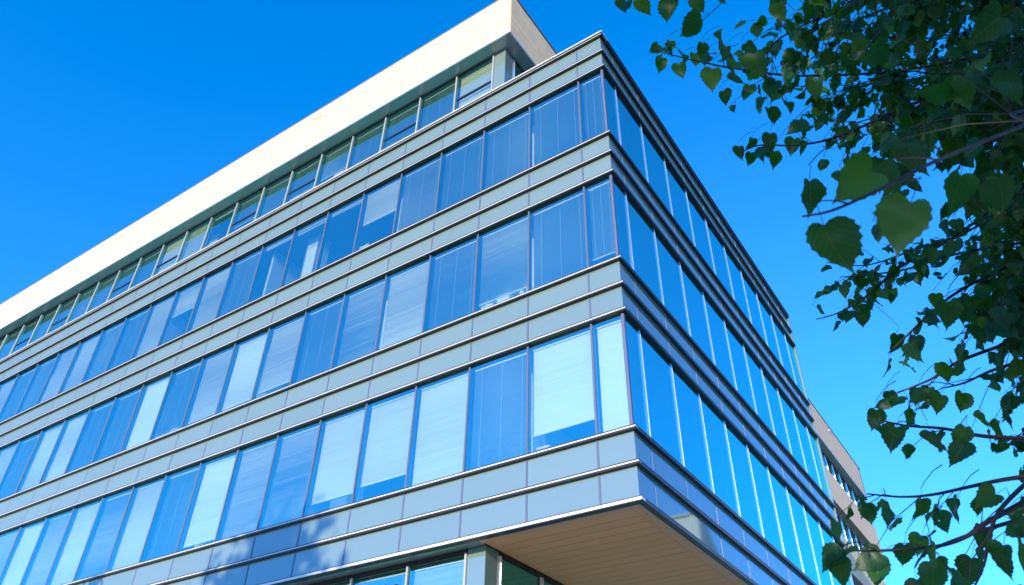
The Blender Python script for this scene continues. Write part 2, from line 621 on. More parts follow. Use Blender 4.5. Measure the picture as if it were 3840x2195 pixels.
# state of each blind from the corner leftwards: (slat tilt, share of the window covered)
O, S1, S2, CL = 12, 34, 52, 68
BL = [
    [(O, .98), (O, .99), (12, .99), (O, .99), (16, .99), (34, .52), (O, .06), (O, .07), (O, .05), (8, .99), (S1, .97), (30, .45),
     (S1, .99), (O, .99), (10, .99), (S1, .99), (S1, .99), (O, .99), (8, .99), (S1, .98), (S1, .99), (O, .99), (O, .98), (S1, .99), (O, .99), (8, .99)],
    [(8, .90), (10, .99), (18, .90), (14, .99), (40, .99), (18, .99), (O, .99), (S1, .90), (S2, .93), (S1, .92), (O, .95), (CL, .99),
     (10, .99), (O, .99), (S2, .98), (S2, .99), (O, .99), (S1, .99), (S2, .99), (O, .99), (S1, .99), (S2, .99), (8, .99), (O, .99), (S1, .99), (S2, .9)],
    [(78, .99), (74, .84), (14, .99), (58, .99), (54, .84), (54, .88), (24, .99), (28, .99), (CL, .95), (12, .99), (46, .99), (20, .99),
     (S2, .99), (30, .99), (CL, .99), (S1, .97), (S2, .99), (S1, .99), (S2, .99), (14, .99), (S2, .99), (CL, .99), (S1, .99), (S2, .99), (8, .99), (S1, .99)],
]
for k, (z0, z1) in enumerate(WINS):
    zb, zt = z0 + 0.002, z1 - 0.082
    h = zt - zb
    for i in range(NB + 1):
        a, b = edges_l[i], edges_l[i + 1]
        a = 0.142 if i == 0 else a + 0.025
        w = b - 0.025 - a
        xc = -(a + b - 0.025) / 2
        f = link('window', frame_mesh(w, h, 1), B, (xc, 0.088, (zb + zt) / 2))
        link('glass_pane', pane_mesh(w - 0.006, h - 0.006, 1, 0.004), f, (0, 0.0, 0), (R(rng.uniform(-.35, .35)), 0, R(rng.uniform(-.35, .35))))
        t, cov = BL[k][i]
        bl = link('blind', blind_mesh(w - 0.07, max(0.1, cov * (h - 0.09)), t, var=(i * 3 + k) % 7), f, (0, 0.13, h / 2 - 0.05))
        bl['kind'] = 'stuff'
    for i in range(len(edges_r) - 1):
        a, b = edges_r[i], edges_r[i + 1]
        a = 0.142 if i == 0 else a + 0.010
        w = b - 0.010 - a
        yc = (a + b - 0.010) / 2
        f = link('window', frame_mesh(w, h, 0), B, (-0.092, yc, (zb + zt) / 2))
        link('glass_pane', pane_mesh(w - 0.006, h - 0.006, 0, 0.006), f, (0.002, 0, 0), (0, R(rng.uniform(-.25, .25)), R(rng.uniform(-.25, .25))))
# far end wall of the glass box
MB().box(-3.4, -0.02, YR - 0.10, YR - 0.004, LZ + 0.0, CAPZ - 0.16).build('end_wall', M['spandrel'], B)

# soffit under the glass box -----------------------------------------------------------------
SZ = LZ - 0.07
MB().box(-0.335, -0.012, 0.335, YR - 0.02, SZ, SZ + 0.05).build('soffit_edge', M['soffit_trim'], B)
MB().box(BX, -0.012, 0.012, 0.331, SZ, SZ + 0.05).build('soffit_edge', M['soffit_trim'], B)
for i in range(NB):
    x1 = -ML[i] if i > 1 else BX - 0.003
    if i == 0 or -ML[i + 1] > BX:
        continue
    x1 = min(x1, BX - 0.003)
    MB().box(-ML[i + 1] + 0.004, x1, 0.012, BY - 0.02, SZ, SZ + 0.05).build('soffit_edge', M['grey_metal'], B)
fx = MB().tube([(0, 0, 0), (0, 0, -0.006)], 0.011, 8).mesh('fixing', M['dark_metal'])
for y in [0.62 + 0.746 * i for i in range(18)]:
    link('fixing', fx, B, (-0.19 + 0.03 * math.sin(7 * y), y, SZ + 0.001))
sf = MB().box(BX + 0.02, -0.34, 0.34, YR - 0.03, SZ + 0.035, SZ + 0.05).build('soffit', M['joint'], B)
bm_ = MB().bevel_box(BX + 0.03, -0.342, 0, 0.278, SZ + 0.004, SZ + 0.034, 0.006, 2, -1).mesh('soffit_board', M['soffit'])
y = 0.342
while y < YR - 0.4:
    link('soffit_board', bm_, sf, (0, y, rng.uniform(-.0015, .0015)))
    y += 0.2945

# recessed floors: ground floor and top floor -------------------------------------------------
MP = [3.89] + ML[3:]                                # front mullions of the recessed floors
MPR = [0.87 + 1.4928 * i for i in range(28)]        # side mullions


def recessed(z0, z1, front_rail, name_bl, hop=(), states={}, ymax=YW):
    # corner column in spandrel glass
    MB().bevel_box(-3.868, BX, BY, BY + 0.30, z0, z1, 0.006, 1, -1).box(BX - 0.3, BX + 0.001, BY + 0.006, 0.855, z0 + 0.01, z1 - 0.01).build('corner_column', M['spandrel'], B)
    MB().box(XL, -3.87, BY - 0.01, BY + 0.08, z1 - 0.075, z1 - 0.002).build('head_rail', M['dark_metal'], B)
    MB().box(BX - 0.08, BX + 0.01, 0.86, ymax, z1 - 0.075, z1 - 0.002).build('head_rail', M['dark_metal'], B)
    MB().box(XL, -3.87, BY - 0.02, BY + 0.10, z0, z0 + 0.08).box(BX - 0.10, BX + 0.02, 0.86, ymax, z0, z0 + 0.08).build('sill_rail', M['white_metal'], B)
    mm = MB().bevel_box(-0.022, 0.022, 0, 0.12, z0 + 0.085, z1 - 0.08, 0.006, 1, -1).mesh('mullion', M['frame_grey'])
    for x in MP:
        link('mullion', mm, B, (-x, BY - 0.045, 0))
    mb2 = MB()
    fin(mb2, 0, z0 + 0.085, z1 - 0.08, 0, 0.045, 0.07)
    mb2.box(-0.06, -0.001, -0.03, 0.012, z0 + 0.085, z1 - 0.08)
    ms = mb2.mesh('mullion', M['flare'])
    for y in MPR:
        if y < ymax - 0.1:
            link('mullion', ms, B, (BX + 0.006, y, 0))
    h = z1 - 0.08 - z0 - 0.085
    zc = (z1 - 0.08 + z0 + 0.085) / 2
    for i in range(len(MP) - 1):
        a, b = MP[i] + 0.038, MP[i + 1] - 0.038
        w = b - a
        f = link('window', frame_mesh(w, h, 1), B, (-(a + b) / 2, BY + 0.004, zc))
        link('glass_pane', pane_mesh(w - 0.03, h - 0.03, 1, 0.003), f, (0, 0.014, 0), (R(rng.uniform(-.15, .15)), 0, R(rng.uniform(-.15, .15))))
        bay = i + 4
        if bay in hop:
            zz = 21.07 - zc
            MB().box(-w / 2 + 0.022, w / 2 - 0.022, -0.012, 0.05, zz - 0.03, zz + 0.03).build('transom', M['dark_metal'], f)
        t, cov = states.get(bay, (rng.choice((O, O, 10, 14)), .99))
        if cov > 0.02 and name_bl:
            bl = link('blind', blind_mesh(w - 0.07, max(0.1, cov * (h - 0.09)), t), f, (0, 0.13, h / 2 - 0.05))
            bl['kind'] = 'stuff'
    ys = [0.87] + MPR[1:]
    for i in range(len(ys) - 1):
        if ys[i + 1] > ymax - 0.1:
            break
        a, b = ys[i] + 0.02, ys[i + 1] - 0.04
        w = b - a
        f = link('window', frame_mesh(w, h, 0), B, (BX - 0.004, (a + b) / 2, zc))
        link('glass_pane', pane_mesh(w - 0.03, h - 0.03, 0, 0.003), f, (-0.014, 0, 0), (0, R(rng.uniform(-.15, .15)), R(rng.uniform(-.15, .15))))


recessed(0.12, SZ - 0.002, None, True, states={4: (S1, .99), 5: (12, .99), 6: (S1, .99)}, ymax=YW)
recessed(CAPZ - 0.28, 22.335, None, True, hop=(4, 6, 9, 11, 14, 16, 19, 21, 24),
         states={4: (48, .62), 5: (O, .99), 6: (O, .6), 7: (O, .99), 8: (O, .5), 9: (O, .55), 10: (8, .98), 11: (O, .5), 12: (O, .04), 13: (34, .99), 14: (44, .6), 15: (O, .99)})
# top floor interior
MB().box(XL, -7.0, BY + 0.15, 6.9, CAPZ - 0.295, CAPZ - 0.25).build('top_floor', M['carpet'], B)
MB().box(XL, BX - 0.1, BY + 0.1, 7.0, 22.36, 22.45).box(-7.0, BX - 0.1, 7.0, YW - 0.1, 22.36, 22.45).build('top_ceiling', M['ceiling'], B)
for x in (10.9, 11.0, 18.2, 25.6):
    MB().box(-x - 0.25, -x + 0.25, 1.0 + x % 1, 1.5 + x % 1, CAPZ - 0.25, 22.36).build('interior_column', M['plaster'], B)
for x in (ML[6] + 0.1, ML[12] + 0.1, ML[17]):
    MB().box(-x - 0.06, -x + 0.06, 1.2, 6.8, CAPZ - 0.25, 22.36).build('partition', M['plaster'], B)
# ground floor interior
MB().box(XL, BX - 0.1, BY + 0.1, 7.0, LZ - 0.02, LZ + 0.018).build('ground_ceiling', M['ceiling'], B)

# tile-clad bands ----------------------------------------------------------------------------
ZB0, ZB1 = 22.37, 24.47
TH = (ZB1 - ZB0) / 6
band = MB().box(XL, WX - 0.025, 0.025, 0.30, ZB0 - 0.012, ZB1).box(WX - 0.30, WX - 0.025, 0.30, YW - 0.025, ZB0 - 0.012, ZB1).box(XL, WX - 0.3, YW - 0.3, YW - 0.025, ZB0 - 0.012, ZB1).build('cladding_band', M['joint'], B)
tl_f = MB().bevel_box(0.004, 0.496, 0, 0.024, 0.004, TH - 0.004, 0.003, 1, -1).mesh('cladding_tile', M['tile'])
tl_s = MB().bevel_box(-0.024, 0, 0.004, 0.496, 0.004, TH - 0.004, 0.003, 0, 1).mesh('cladding_tile', M['tile'])
n_front = 44
for i in range(n_front):
    for r in range(6):
        link('cladding_tile', tl_f, band, (WX - 0.5 * (i + 1), 0, ZB0 + r * TH + 0.001 * rng.uniform(-1, 1)), (0, 0, R(rng.uniform(-.08, .08))))
for i in range(6):
    for r in range(6):
        link('cladding_tile', tl_s, band, (WX, 0.03 + 0.5 * i, ZB0 + r * TH), (0, 0, R(rng.uniform(-.15, .15))))
mb = MB()
i = n_front
while WX - 0.5 * (i + 1) > XL - 0.3:
    for r in range(6):
        x = WX - 0.5 * (i + 1)
        mb.bevel_box(x + .004, x + .496, 0, 0.024, ZB0 + r * TH + .004, ZB0 + (r + 1) * TH - .004, 0.003, 1, -1)
    i += 1
kind(mb.build('cladding_tiles', M['tile'], band), 'stuff')
mb = MB()
for i in range(6, 84):
    for r in range(6):
        y = 0.03 + 0.5 * i
        if y + 0.5 > YW:
            break
        d = rng.uniform(-.001, .001)
        mb.bevel_box(WX - .024 + d, WX + d, y + .004, y + .496, ZB0 + r * TH + .004, ZB0 + (r + 1) * TH - .004, 0.003, 0, 1)
kind(mb.build('cladding_tiles', M['tile'], band), 'stuff')
MB().box(XL, WX + 0.012, -0.012, 0.32, ZB1 + 0.002, ZB1 + 0.05).box(WX - 0.30, WX + 0.03, 0.322, YW + 0.02, ZB1 + 0.002, ZB1 + 0.07).build('coping', M['coping'], B)
MB().box(XL, WX + 0.006, -0.006, 0.03, ZB0 - 0.045, ZB0 - 0.014).box(WX - 0.03, WX + 0.006, 0.031, YW, ZB0 - 0.045, ZB0 - 0.014).build('drip_trim', M['silver'], B)
# soffit of the roof band, in sheets
for i in range(len(MP) - 1):
    MB().box(-MP[i + 1] + 0.004, -MP[i], 0.03, BY + 0.05, ZB0 - 0.035, ZB0 - 0.015).build('band_soffit', M['grey_metal'], B)
MB().box(-3.886, WX - 0.031, 0.03, BY + 0.05, ZB0 - 0.035, ZB0 - 0.015).build('band_soffit', M['grey_metal'], B)
for i in range(28):
    y0 = BY + 0.054 + 1.4928 * i
    y1 = min(y0 + 1.488, YW - 0.03)
    MB().box(BX - 0.05, WX - 0.031, y0, y1, ZB0 - 0.035, ZB0 - 0.015).build('band_soffit', M['grey_metal'], B)
# scupper slots in the band
for (x, z) in ((-11.65, 24.03), (-23.71, 24.03), (-35.7, 24.03)):
    MB().box(x - 0.23, x + 0.23, -0.004, 0.002, z - 0.035, z + 0.035).box(x - 0.20, x + 0.20, -0.007, -0.0045, z - 0.028, z + 0.028).build('scupper', M['vent'], B)
for y in (34.74, 22.0):
    MB().box(WX - 0.002, WX + 0.05, y - 0.15, y + 0.15, 24.1, 24.17).build('scupper', M['white_metal'], B)

# lower bands and windows of the wing beyond the glass box
for q in range(1, 5):
    zt = ZB1 - 0.22 - q * FLOOR + 0.0
    z0, z1 = 22.33 - q * FLOOR, 20.33 - (q - 1) * FLOOR
    if z0 < 3.5:
        break
    wb = MB().box(WX - 0.30, WX - 0.025, YR + 0.01, YW - 0.025, z0, z1).build('cladding_band', M['joint'], B)
    mb = MB()
    nr = 5
    th = (z1 - z0) / nr
    for i in range(53):
        y = YR + 0.02 + 0.5 * i
        for r in range(nr):
            d = rng.uniform(-.001, .001)
            mb.bevel_box(WX - .024 + d, WX + d, y + .004, min(y + .496, YW), z0 + r * th + .004, z0 + (r + 1) * th - .004, 0.003, 0, 1)
    kind(mb.build('cladding_tiles', M['tile'], wb), 'stuff')
    MB().box(BX - 0.12, WX - 0.301, YR + 0.01, YW, z0, z1 - 0.04).build('wing_sill', M['grey_metal'], B)
    if q >= 1:
        zw0, zw1 = (z1 - FLOOR, z0)
        h = zw1 - zw0 - 0.02
        mb2 = MB()
        fin(mb2, 0, zw0 + 0.01, zw1 - 0.01, 0, 0.055, 0.20)
        mb2.box(-0.06, -0.001, -0.03, 0.012, zw0 + 0.01, zw1 - 0.01)
        ms = mb2.mesh('mullion', M['flare'])
        n = 0
        y = YR + 0.6
        while y < YW + 0.1:
            link('mullion', ms, B, (BX + 0.006, y, 0))
            if y + 1.4928 < YW + 0.1:
                a, b = y + 0.02, y + 1.4928 - 0.04
                f = link('window', frame_mesh(b - a, h, 0), B, (BX - 0.004, (a + b) / 2, (zw0 + zw1) / 2))
                link('glass_pane', pane_mesh(b - a - 0.03, h - 0.03, 0, 0.003), f, (-0.014, 0, 0))
            y += 1.4928
MB().box(-7.0, BX - 0.2, YW - 0.15, YW - 0.05, 0, ZB0).build('end_wall', M['tile'], B)

# things on the window sills -----------------------------------------------------------------
def sill_z(k):
    return DZ - k * FLOOR - 0.028


def roll(x, k, h, r, label):
    mb = MB()
    mb.tube([(0, 0, 0), (0, 0, h)], r, 10)
    mb.tube([(0, 0, h * 0.4), (0, 0, h * 0.46)], r * 1.06, 10)
    tag(mb.build('paper_roll', M['paper']), label, 'paper roll', 'paper rolls on the sills').location = (x, 0.30, sill_z(k))


def boxes(x, k, n, label):
    t = bpy.data.objects.new('file_box', None)
    COL.objects.link(t)
    t.location = (x, 0.32, sill_z(k))
    tag(t, label, 'file box', 'file boxes on the sills')
    MB().bevel_box(-0.17, 0.17, -0.1, 0.12, 0, 0.30 + 0.05 * n, 0.008, 1, -1).build('body', M['paper'], t)
    MB().box(-0.02, 0.02, -0.104, -0.1, 0.1, 0.14).build('finger_hole', M['inner_dark'], t)


boxes(-3.55, 1, 0, 'white file box on the second-row window sill, third pane from the corner, left part')
boxes(-3.10, 1, 2, 'taller white file box standing right of another, third pane of the second-row windows')
roll(-2.62, 1, 0.34, 0.07, 'short white paper roll beside file boxes, third pane of second-row windows')
roll(-2.42, 1, 0.44, 0.06, 'taller white paper roll next to the mullion, third pane of second-row windows')
boxes(-12.55, 1, 1, 'white file box low behind the blind of the ninth second-row pane from the corner')
boxes(-15.0, 1, 0, 'white file box on the sill of the eleventh second-row pane from the corner')
boxes(-8.1, 0, 2, 'white file box below the half-raised blind, upper window row, sixth pane from corner')
roll(-6.95, 2, 0.40, 0.05, 'white paper roll under the raised blind of the sixth pane, lowest full window row')
t = bpy.data.objects.new('book_stack', None)
COL.objects.link(t)
t.location = (-2.05, 0.32, sill_z(2))
tag(t, 'small stack of books under the bright raised blind, second lowest-row pane from the corner', 'books')
for j in range(5):
    MB().box(-0.15 + 0.01 * (j % 2), 0.14, -0.1, 0.1, 0.045 * j, 0.045 * j + 0.04).build('book', M[('paper', 'book_blue', 'paper', 'book_red', 'paper')[j]], t)

# ------------------------------------------------------------------ neighbouring building (seen mirrored in the side front)
nb = bpy.data.objects.new('neighbour_building', None)
COL.objects.link(nb)
nb.location = (17.2, 49.5, 0)
tag(nb, 'pale rendered building with arched roofline mirrored low in the dark side front', 'building')
mb = MB()
prof = [(0, 0.0), (0.0, 26.9), (1.0, 26.8), (2.2, 26.1), (3.4, 25.0), (4.3, 23.8), (4.9, 22.6), (5.6, 23.2), (5.9, 21.5), (14, 20.5), (14, 0)]
n = len(prof)
for x in (0, 11):
    mb.v += [(x, p, z) for p, z in prof]
mb.f += [tuple(range(n)), tuple(range(n, 2 * n))[::-1]]
for s in range(n):
    s2 = (s + 1) % n
    mb.f.append((s, n + s, n + s2, s2))
mb.m += [0] * len(mb.f)
mb.build('wall', M['render'], nb)
for zz in range(7):
    for xx in range(4):
        w_ = MB().box(1.2 + 2.5 * xx, 2.6 + 2.5 * xx, -0.05, 0.06, 2.0 + 3.2 * zz, 3.6 + 3.2 * zz).build('window', M['dark_metal'], nb)
MB().box(-0.2, 11.2, -0.25, 0.9, 26.92, 27.15).build('cornice', M['coping'], nb)


# ------------------------------------------------------------------ trees
def leaf_mat(name, use_attr):
    m, nt, p = new_mat(name)
    out = nt.nodes['Material Output']
    if use_attr:
        at = N(nt, 'ShaderNodeAttribute', attribute_name='rnd')
        rnd = at.outputs['Fac']
    else:
        oi = N(nt, 'ShaderNodeObjectInfo')
        rnd = oi.outputs['Random']
    ramp = N(nt, 'ShaderNodeValToRGB')
    ramp.color_ramp.elements[0].color = (0.008, 0.052, 0.012, 1)
    ramp.color_ramp.elements[1].color = (0.050, 0.120, 0.012, 1)
    e = ramp.color_ramp.elements.new(0.62)
    e.color = (0.012, 0.074, 0.014, 1)
    nt.links.new(rnd, ramp.inputs[0])
    # veins: midrib and side ribs from the leaf's own coordinates
    uv = N(nt, 'ShaderNodeUVMap')
    sp = N(nt, 'ShaderNodeSeparateXYZ')
    nt.links.new(uv.outputs[0], sp.inputs[0])
    ab = N(nt, 'ShaderNodeMath', operation='ABSOLUTE')
    nt.links.new(sp.outputs[0], ab.inputs[0])
    sl = N(nt, 'ShaderNodeMath', operation='MULTIPLY_ADD')
    nt.links.new(ab.outputs[0], sl.inputs[0])
    sl.inputs[1].default_value = -0.9
    nt.links.new(sp.outputs[1], sl.inputs[2])
    fr = N(nt, 'ShaderNodeMath', operation='MULTIPLY')
    nt.links.new(sl.outputs[0], fr.inputs[0])
    fr.inputs[1].default_value = 6.5
    fc = N(nt, 'ShaderNodeMath', operation='FRACT')
    nt.links.new(fr.outputs[0], fc.inputs[0])
    l1 = N(nt, 'ShaderNodeMath', operation='LESS_THAN')
    nt.links.new(fc.outputs[0], l1.inputs[0])
    l1.inputs[1].default_value = 0.10
    l2 = N(nt, 'ShaderNodeMath', operation='LESS_THAN')
    nt.links.new(ab.outputs[0], l2.inputs[0])
    l2.inputs[1].default_value = 0.016
    mx = N(nt, 'ShaderNodeMath', operation='MAXIMUM')
    nt.links.new(l1.outputs[0], mx.inputs[0])
    nt.links.new(l2.outputs[0], mx.inputs[1])
    ml = N(nt, 'ShaderNodeMath', operation='MULTIPLY')
    nt.links.new(mx.outputs[0], ml.inputs[0])
    ml.inputs[1].default_value = 0.45
    col = N(nt, 'ShaderNodeMix', data_type='RGBA')
    nt.links.new(ml.outputs[0], col.inputs[0])
    nt.links.new(ramp.outputs[0], col.inputs[6])
    col.inputs[7].default_value = (0.07, 0.11, 0.025, 1)
    nt.links.new(col.outputs[2], p.inputs['Base Color'])
    p.inputs['Roughness'].default_value = 0.42
    p.inputs['IOR'].default_value = 1.4
    tr = N(nt, 'ShaderNodeBsdfTranslucent')
    tcol = N(nt, 'ShaderNodeMix', data_type='RGBA', blend_type='MULTIPLY')
    tcol.inputs[0].default_value = 1.0
    nt.links.new(col.outputs[2], tcol.inputs[6])
    tcol.inputs[7].default_value = (1.5, 1.9, 0.5, 1)
    nt.links.new(tcol.outputs[2], tr.inputs[0])
    ms = N(nt, 'ShaderNodeMixShader')
    ms.inputs[0].default_value = 0.45
    nt.links.new(p.outputs[0], ms.inputs[1])
    nt.links.new(tr.outputs[0], ms.inputs[2])
    nt.links.new(ms.outputs[0], out.inputs[0])
    return m


M['leaf'] = leaf_mat('linden_leaf', False)
M['leaf_mass'] = leaf_mat('linden_leaf_mass', True)

HALF = [(0.0, 0.05), (0.10, -0.035), (0.22, -0.06), (0.34, -0.01), (0.44, 0.10), (0.485, 0.25), (0.46, 0.42), (0.375, 0.60),
        (0.25, 0.76), (0.125, 0.89), (0.04, 0.98), (0.0, 1.10)]


def leaf_geo(seed, detail):
    """heart-shaped leaf, base at the origin, tip along +y, stalk behind; returns verts, faces, uv"""
    rg = random.Random(seed)
    fold = rg.uniform(0.05, 0.75)
    curl = rg.uniform(-0.9, 0.4)
    asym = rg.uniform(0.78, 1.25)
    side = rg.uniform(-0.28, 0.28)
    half = HALF if detail else [HALF[i] for i in (0, 2, 4, 6, 8, 11)]

    def shape(x, y):
        z = fold * abs(x) + curl * y * y * 0.5 + 0.16 * math.sin(8 * y + 1.7 * seed + (1.5 if x > 0 else 0)) * abs(x)
        return (x + side * y * y, y, z)
    pts = []
    for k, (x, y) in enumerate(half):
        j = 0.03 if detail else 0.0
        if detail and 2 < k < len(half) - 2:
            pts.append((x * (1 + rg.uniform(-j, j)), y))
            x2, y2 = half[k + 1]
            pts.append(((x + x2) / 2 * 0.915, (y + y2) / 2 - 0.02))     # tooth
        else:
            pts.append((x, y))
    V, F, U = [], [], []
    mid = []
    for (x, y) in pts:
        V.append(shape(0, max(0.05, y)))
        U.append((0, max(0.05, y)))
    n = len(pts)
    for s in (1, -1):
        b = len(V)
        for (x, y) in pts:
            a = asym if s > 0 else 1 / asym
            V.append(shape(s * x * a, y))
            U.append((s * x, y))
        for k in range(n - 1):
            q = (k, b + k, b + k + 1, k + 1)
            F.append(q if s > 0 else q[::-1])
    # stalk
    b = len(V)
    L = 0.42
    for (yy, zz) in ((0.06, 0.0), (-L * 0.5, 0.03), (-L, 0.10)):
        for k in range(3):
            w = 2 * math.pi * k / 3
            V.append((0.010 * math.cos(w), yy, zz + 0.010 * math.sin(w)))
            U.append((0, 0))
    for sgm in range(2):
        for k in range(3):
            F.append((b + sgm * 3 + k, b + sgm * 3 + (k + 1) % 3, b + sgm * 3 + 3 + (k + 1) % 3, b + sgm * 3 + 3 + k))
    return np.array(V), F, np.array(U)


LEAF_HI = [leaf_geo(s, True) for s in range(11)]
LEAF_LO = [leaf_geo(s + 20, False) for s in range(5)]


def leaf_mesh(i):
    V, F, U = LEAF_HI[i]
    me = bpy.data.meshes.new('leaf')
    me.from_pydata([tuple(v) for v in V], [], F)
    uvl = me.uv_layers.new(name='UVMap')
    li = np.empty(len(me.loops), dtype=np.int32)
    me.loops.foreach_get('vertex_index', li)
    uvl.data.foreach_set('uv', U[li].astype(np.float32).ravel())
    me.polygons.foreach_set('use_smooth', [True] * len(F))
    me.materials.append(M['leaf'])
    return me


def foliage(name, leaves, geos, parent, seed=1):
    """many leaves as one mesh; leaves = list of (pos, dir, normal, size)"""
    rg = np.random.default_rng(seed)
    by = {}
    pick = rg.integers(0, len(geos), len(leaves))
    Vs, Fi, Fn, Us, Rn = [], [], [], [], []
    off = 0
    for gi, (V, F, U) in enumerate(geos):
        sel = [leaves[k] for k in np.nonzero(pick == gi)[0]]
        if not sel:
            continue
        pos = np.array([l[0] for l in sel])
        d = np.array([l[1] for l in sel])
        nn = np.array([l[2] for l in sel])
        sz = np.array([l[3] for l in sel])
        d /= np.linalg.norm(d, axis=1)[:, None]
        x = np.cross(d, nn)
        x /= np.linalg.norm(x, axis=1)[:, None] + 1e-9
        z = np.cross(x, d)
        base = pos + d * (0.42 * sz)[:, None]
        P = base[:, None, :] + sz[:, None, None] * (V[None, :, 0:1] * x[:, None, :] + V[None, :, 1:2] * d[:, None, :] + V[None, :, 2:3] * z[:, None, :])
        nl = len(sel)
        Vs.append(P.reshape(-1, 3))
        fa = np.array(F)
        idx = (fa[None, :, :] + (np.arange(nl) * len(V))[:, None, None] + off).reshape(-1)
        Fi.append(idx)
        Fn.append(nl * len(F))
        Us.append(np.tile(U[fa.reshape(-1)], (nl, 1)))
        Rn.append(np.repeat(rg.random(nl), len(F)))
        off += nl * len(V)
    V = np.concatenate(Vs).astype(np.float32)
    idx = np.concatenate(Fi).astype(np.int32)
    nf = sum(Fn)
    me = bpy.data.meshes.new(name)
    me.vertices.add(len(V))
    me.vertices.foreach_set('co', V.ravel())
    me.loops.add(nf * 4)
    me.loops.foreach_set('vertex_index', idx)
    me.polygons.add(nf)
    me.polygons.foreach_set('loop_start', np.arange(nf, dtype=np.int32) * 4)
    me.update(calc_edges=True)
    uvl = me.uv_layers.new(name='UVMap')
    uvl.data.foreach_set('uv', np.concatenate(Us).astype(np.float32).ravel())
    at = me.attributes.new('rnd', 'FLOAT', 'FACE')
    at.data.foreach_set('value', np.concatenate(Rn).astype(np.float32))
    me.polygons.foreach_set('use_smooth', [True] * nf)
    me.materials.append(M['leaf_mass'])
    return link(name, me, parent)


def rand_unit(rg):
    v = rg.normal(size=3)
    return v / np.linalg.norm(v)


def leaf_pose(rg, p, out, size):
    """hanging leaf: droops, blade roughly level to outward"""
    d = 0.55 * out + np.array([0, 0, -0.75]) + 0.45 * rand_unit(rg)
    n = np.array([0, 0, 0.45]) + 1.0 * rand_unit(rg) - 0.2 * out
    return (p, d, n, size)


def street_tree(loc, height, crown_r, crown_h, nleaf, size, seed, label, top_taper=0.6):
    rg = np.random.default_rng(seed)
    t = bpy.data.objects.new('street_tree', None)
    COL.objects.link(t)
    t.location = loc
    tag(t, label, 'tree', 'street trees behind the viewer')
    mb = MB()
    zc = height - crown_h / 2
    mb.tube([(0, 0, -0.05), (0.05, 0, 0.4), (0, 0.05, height * 0.35), (0.1, 0, height * 0.65), (0, 0, height * 0.95)],
            [0.26, 0.19, 0.15, 0.09, 0.02], 9)
    lv = []
    nb_ = 34
    for k in range(nb_):
        u = (k + 0.5) / nb_
        z0 = height - crown_h * (0.08 + 0.9 * u) - 0.3
        az = k * 2.4 + rg.uniform(-.3, .3)
        rr = crown_r * math.sqrt(max(0.05, 1 - (2 * abs(u - 0.58)) ** 2)) * (top_taper + (1 - top_taper) * u) * rg.uniform(.75, 1.08)
        o = np.array([math.cos(az), math.sin(az), 0])
        a = np.array([0, 0, z0])
        b = a + o * rr + np.array([0, 0, rr * rg.uniform(.15, .5)])
        m_ = (a + b) / 2 + np.array([0, 0, 0.12 * rr])
        mb.tube([a, m_, b], [0.05, 0.03, 0.008], 5)
        for q in range(int(nleaf / nb_)):
            s = rg.uniform(0.25, 1.05)
            p = (1 - s) ** 2 * a + 2 * s * (1 - s) * m_ + s * s * b + rg.normal(size=3) * 0.16 * crown_r * (0.5 + 0.5 * s)
            lv.append(leaf_pose(rg, p, o, size * rg.uniform(.7, 1.25)))
    shade_auto(mb.build('trunk', M['bark'], t), 60)
    kind(foliage('crown', lv, LEAF_LO, t, seed), 'stuff')
    return t


street_tree((-6.0, -25.2, 0.12), 14.4, 4.1, 9.5, 10500, 0.23, 31, 'street tree across the road whose leafy shadow falls on the lowest grey panels')
street_tree((9.7, -25.6, 0.12), 14.2, 3.9, 11.0, 10500, 0.22, 32, 'broad unseen tree across the road, right of the viewer, added to shade the linden')  # out of view, added to keep most of the sun off the linden leaves
street_tree((16.6, -25.2, 0.12), 14.0, 3.9, 11.0, 5200, 0.21, 33, 'rightmost unseen tree across the road, added as further shade for the linden')  # another unseen shade tree, added to widen the sun block
street_tree((-15.0, -10.0, 0.12), 11.3, 1.9, 8.2, 1500, 0.13, 34, 'slim tree on the pavement whose top is mirrored in the ground-floor glass', 0.25)
street_tree((-24.3, -9.6, 0.12), 11.7, 2.0, 8.2, 1500, 0.14, 35, 'slim tree farther along the pavement in front of the long front', 0.25)


# the linden at the right edge of the view ----------------------------------------------------
def at(px, py, dist):
    """world point seen at a place of the photograph, at a distance in metres"""
    d = C_F + C_R * ((px - 1920) / 2892.97) - C_U * ((py - 1097.5) / 2892.97)
    return CAM + d.normalized() * dist


def to_px(p):
    d = Vector(p) - CAM
    w = d.dot(C_F)
    if w < 0.05:
        return None
    return 1920 + 2892.97 * d.dot(C_R) / w, 1097.5 - 2892.97 * d.dot(C_U) / w, w


LT = bpy.data.objects.new('linden_tree', None)
COL.objects.link(LT)
base = CAM + Vector((C_R.x, C_R.y, 0)).normalized() * 5.4 + Vector((C_F.x, C_F.y, 0)).normalized() * 1.0
base.z = 0.12
LT.location = base
tag(LT, 'leafy linden with dark heart-shaped leaves overhanging the right edge', 'tree')
rg = np.random.default_rng(77)
bl_ = Vector(base)
mb = MB()
top = Vector((bl_.x + 0.4, bl_.y + 0.2, 11.0))
tr_pts = [bl_, bl_ + Vector((0.05, 0.02, 0.6)), bl_ + Vector((0.1, 0, 2.5)), bl_ + Vector((0.25, 0.1, 5.0)), bl_ + Vector((0.3, 0.2, 8.0)), top]
mb.tube([p - bl_ for p in tr_pts], [0.36, 0.25, 0.21, 0.17, 0.11, 0.03], 12)
shade_auto(mb.build('trunk', M['bark'], LT), 60)


def trunk_at(z):
    for a, b in zip(tr_pts, tr_pts[1:]):
        if a.z <= z <= b.z:
            return a.lerp(b, (z - a.z) / (b.z - a.z))
    return tr_pts[-1]


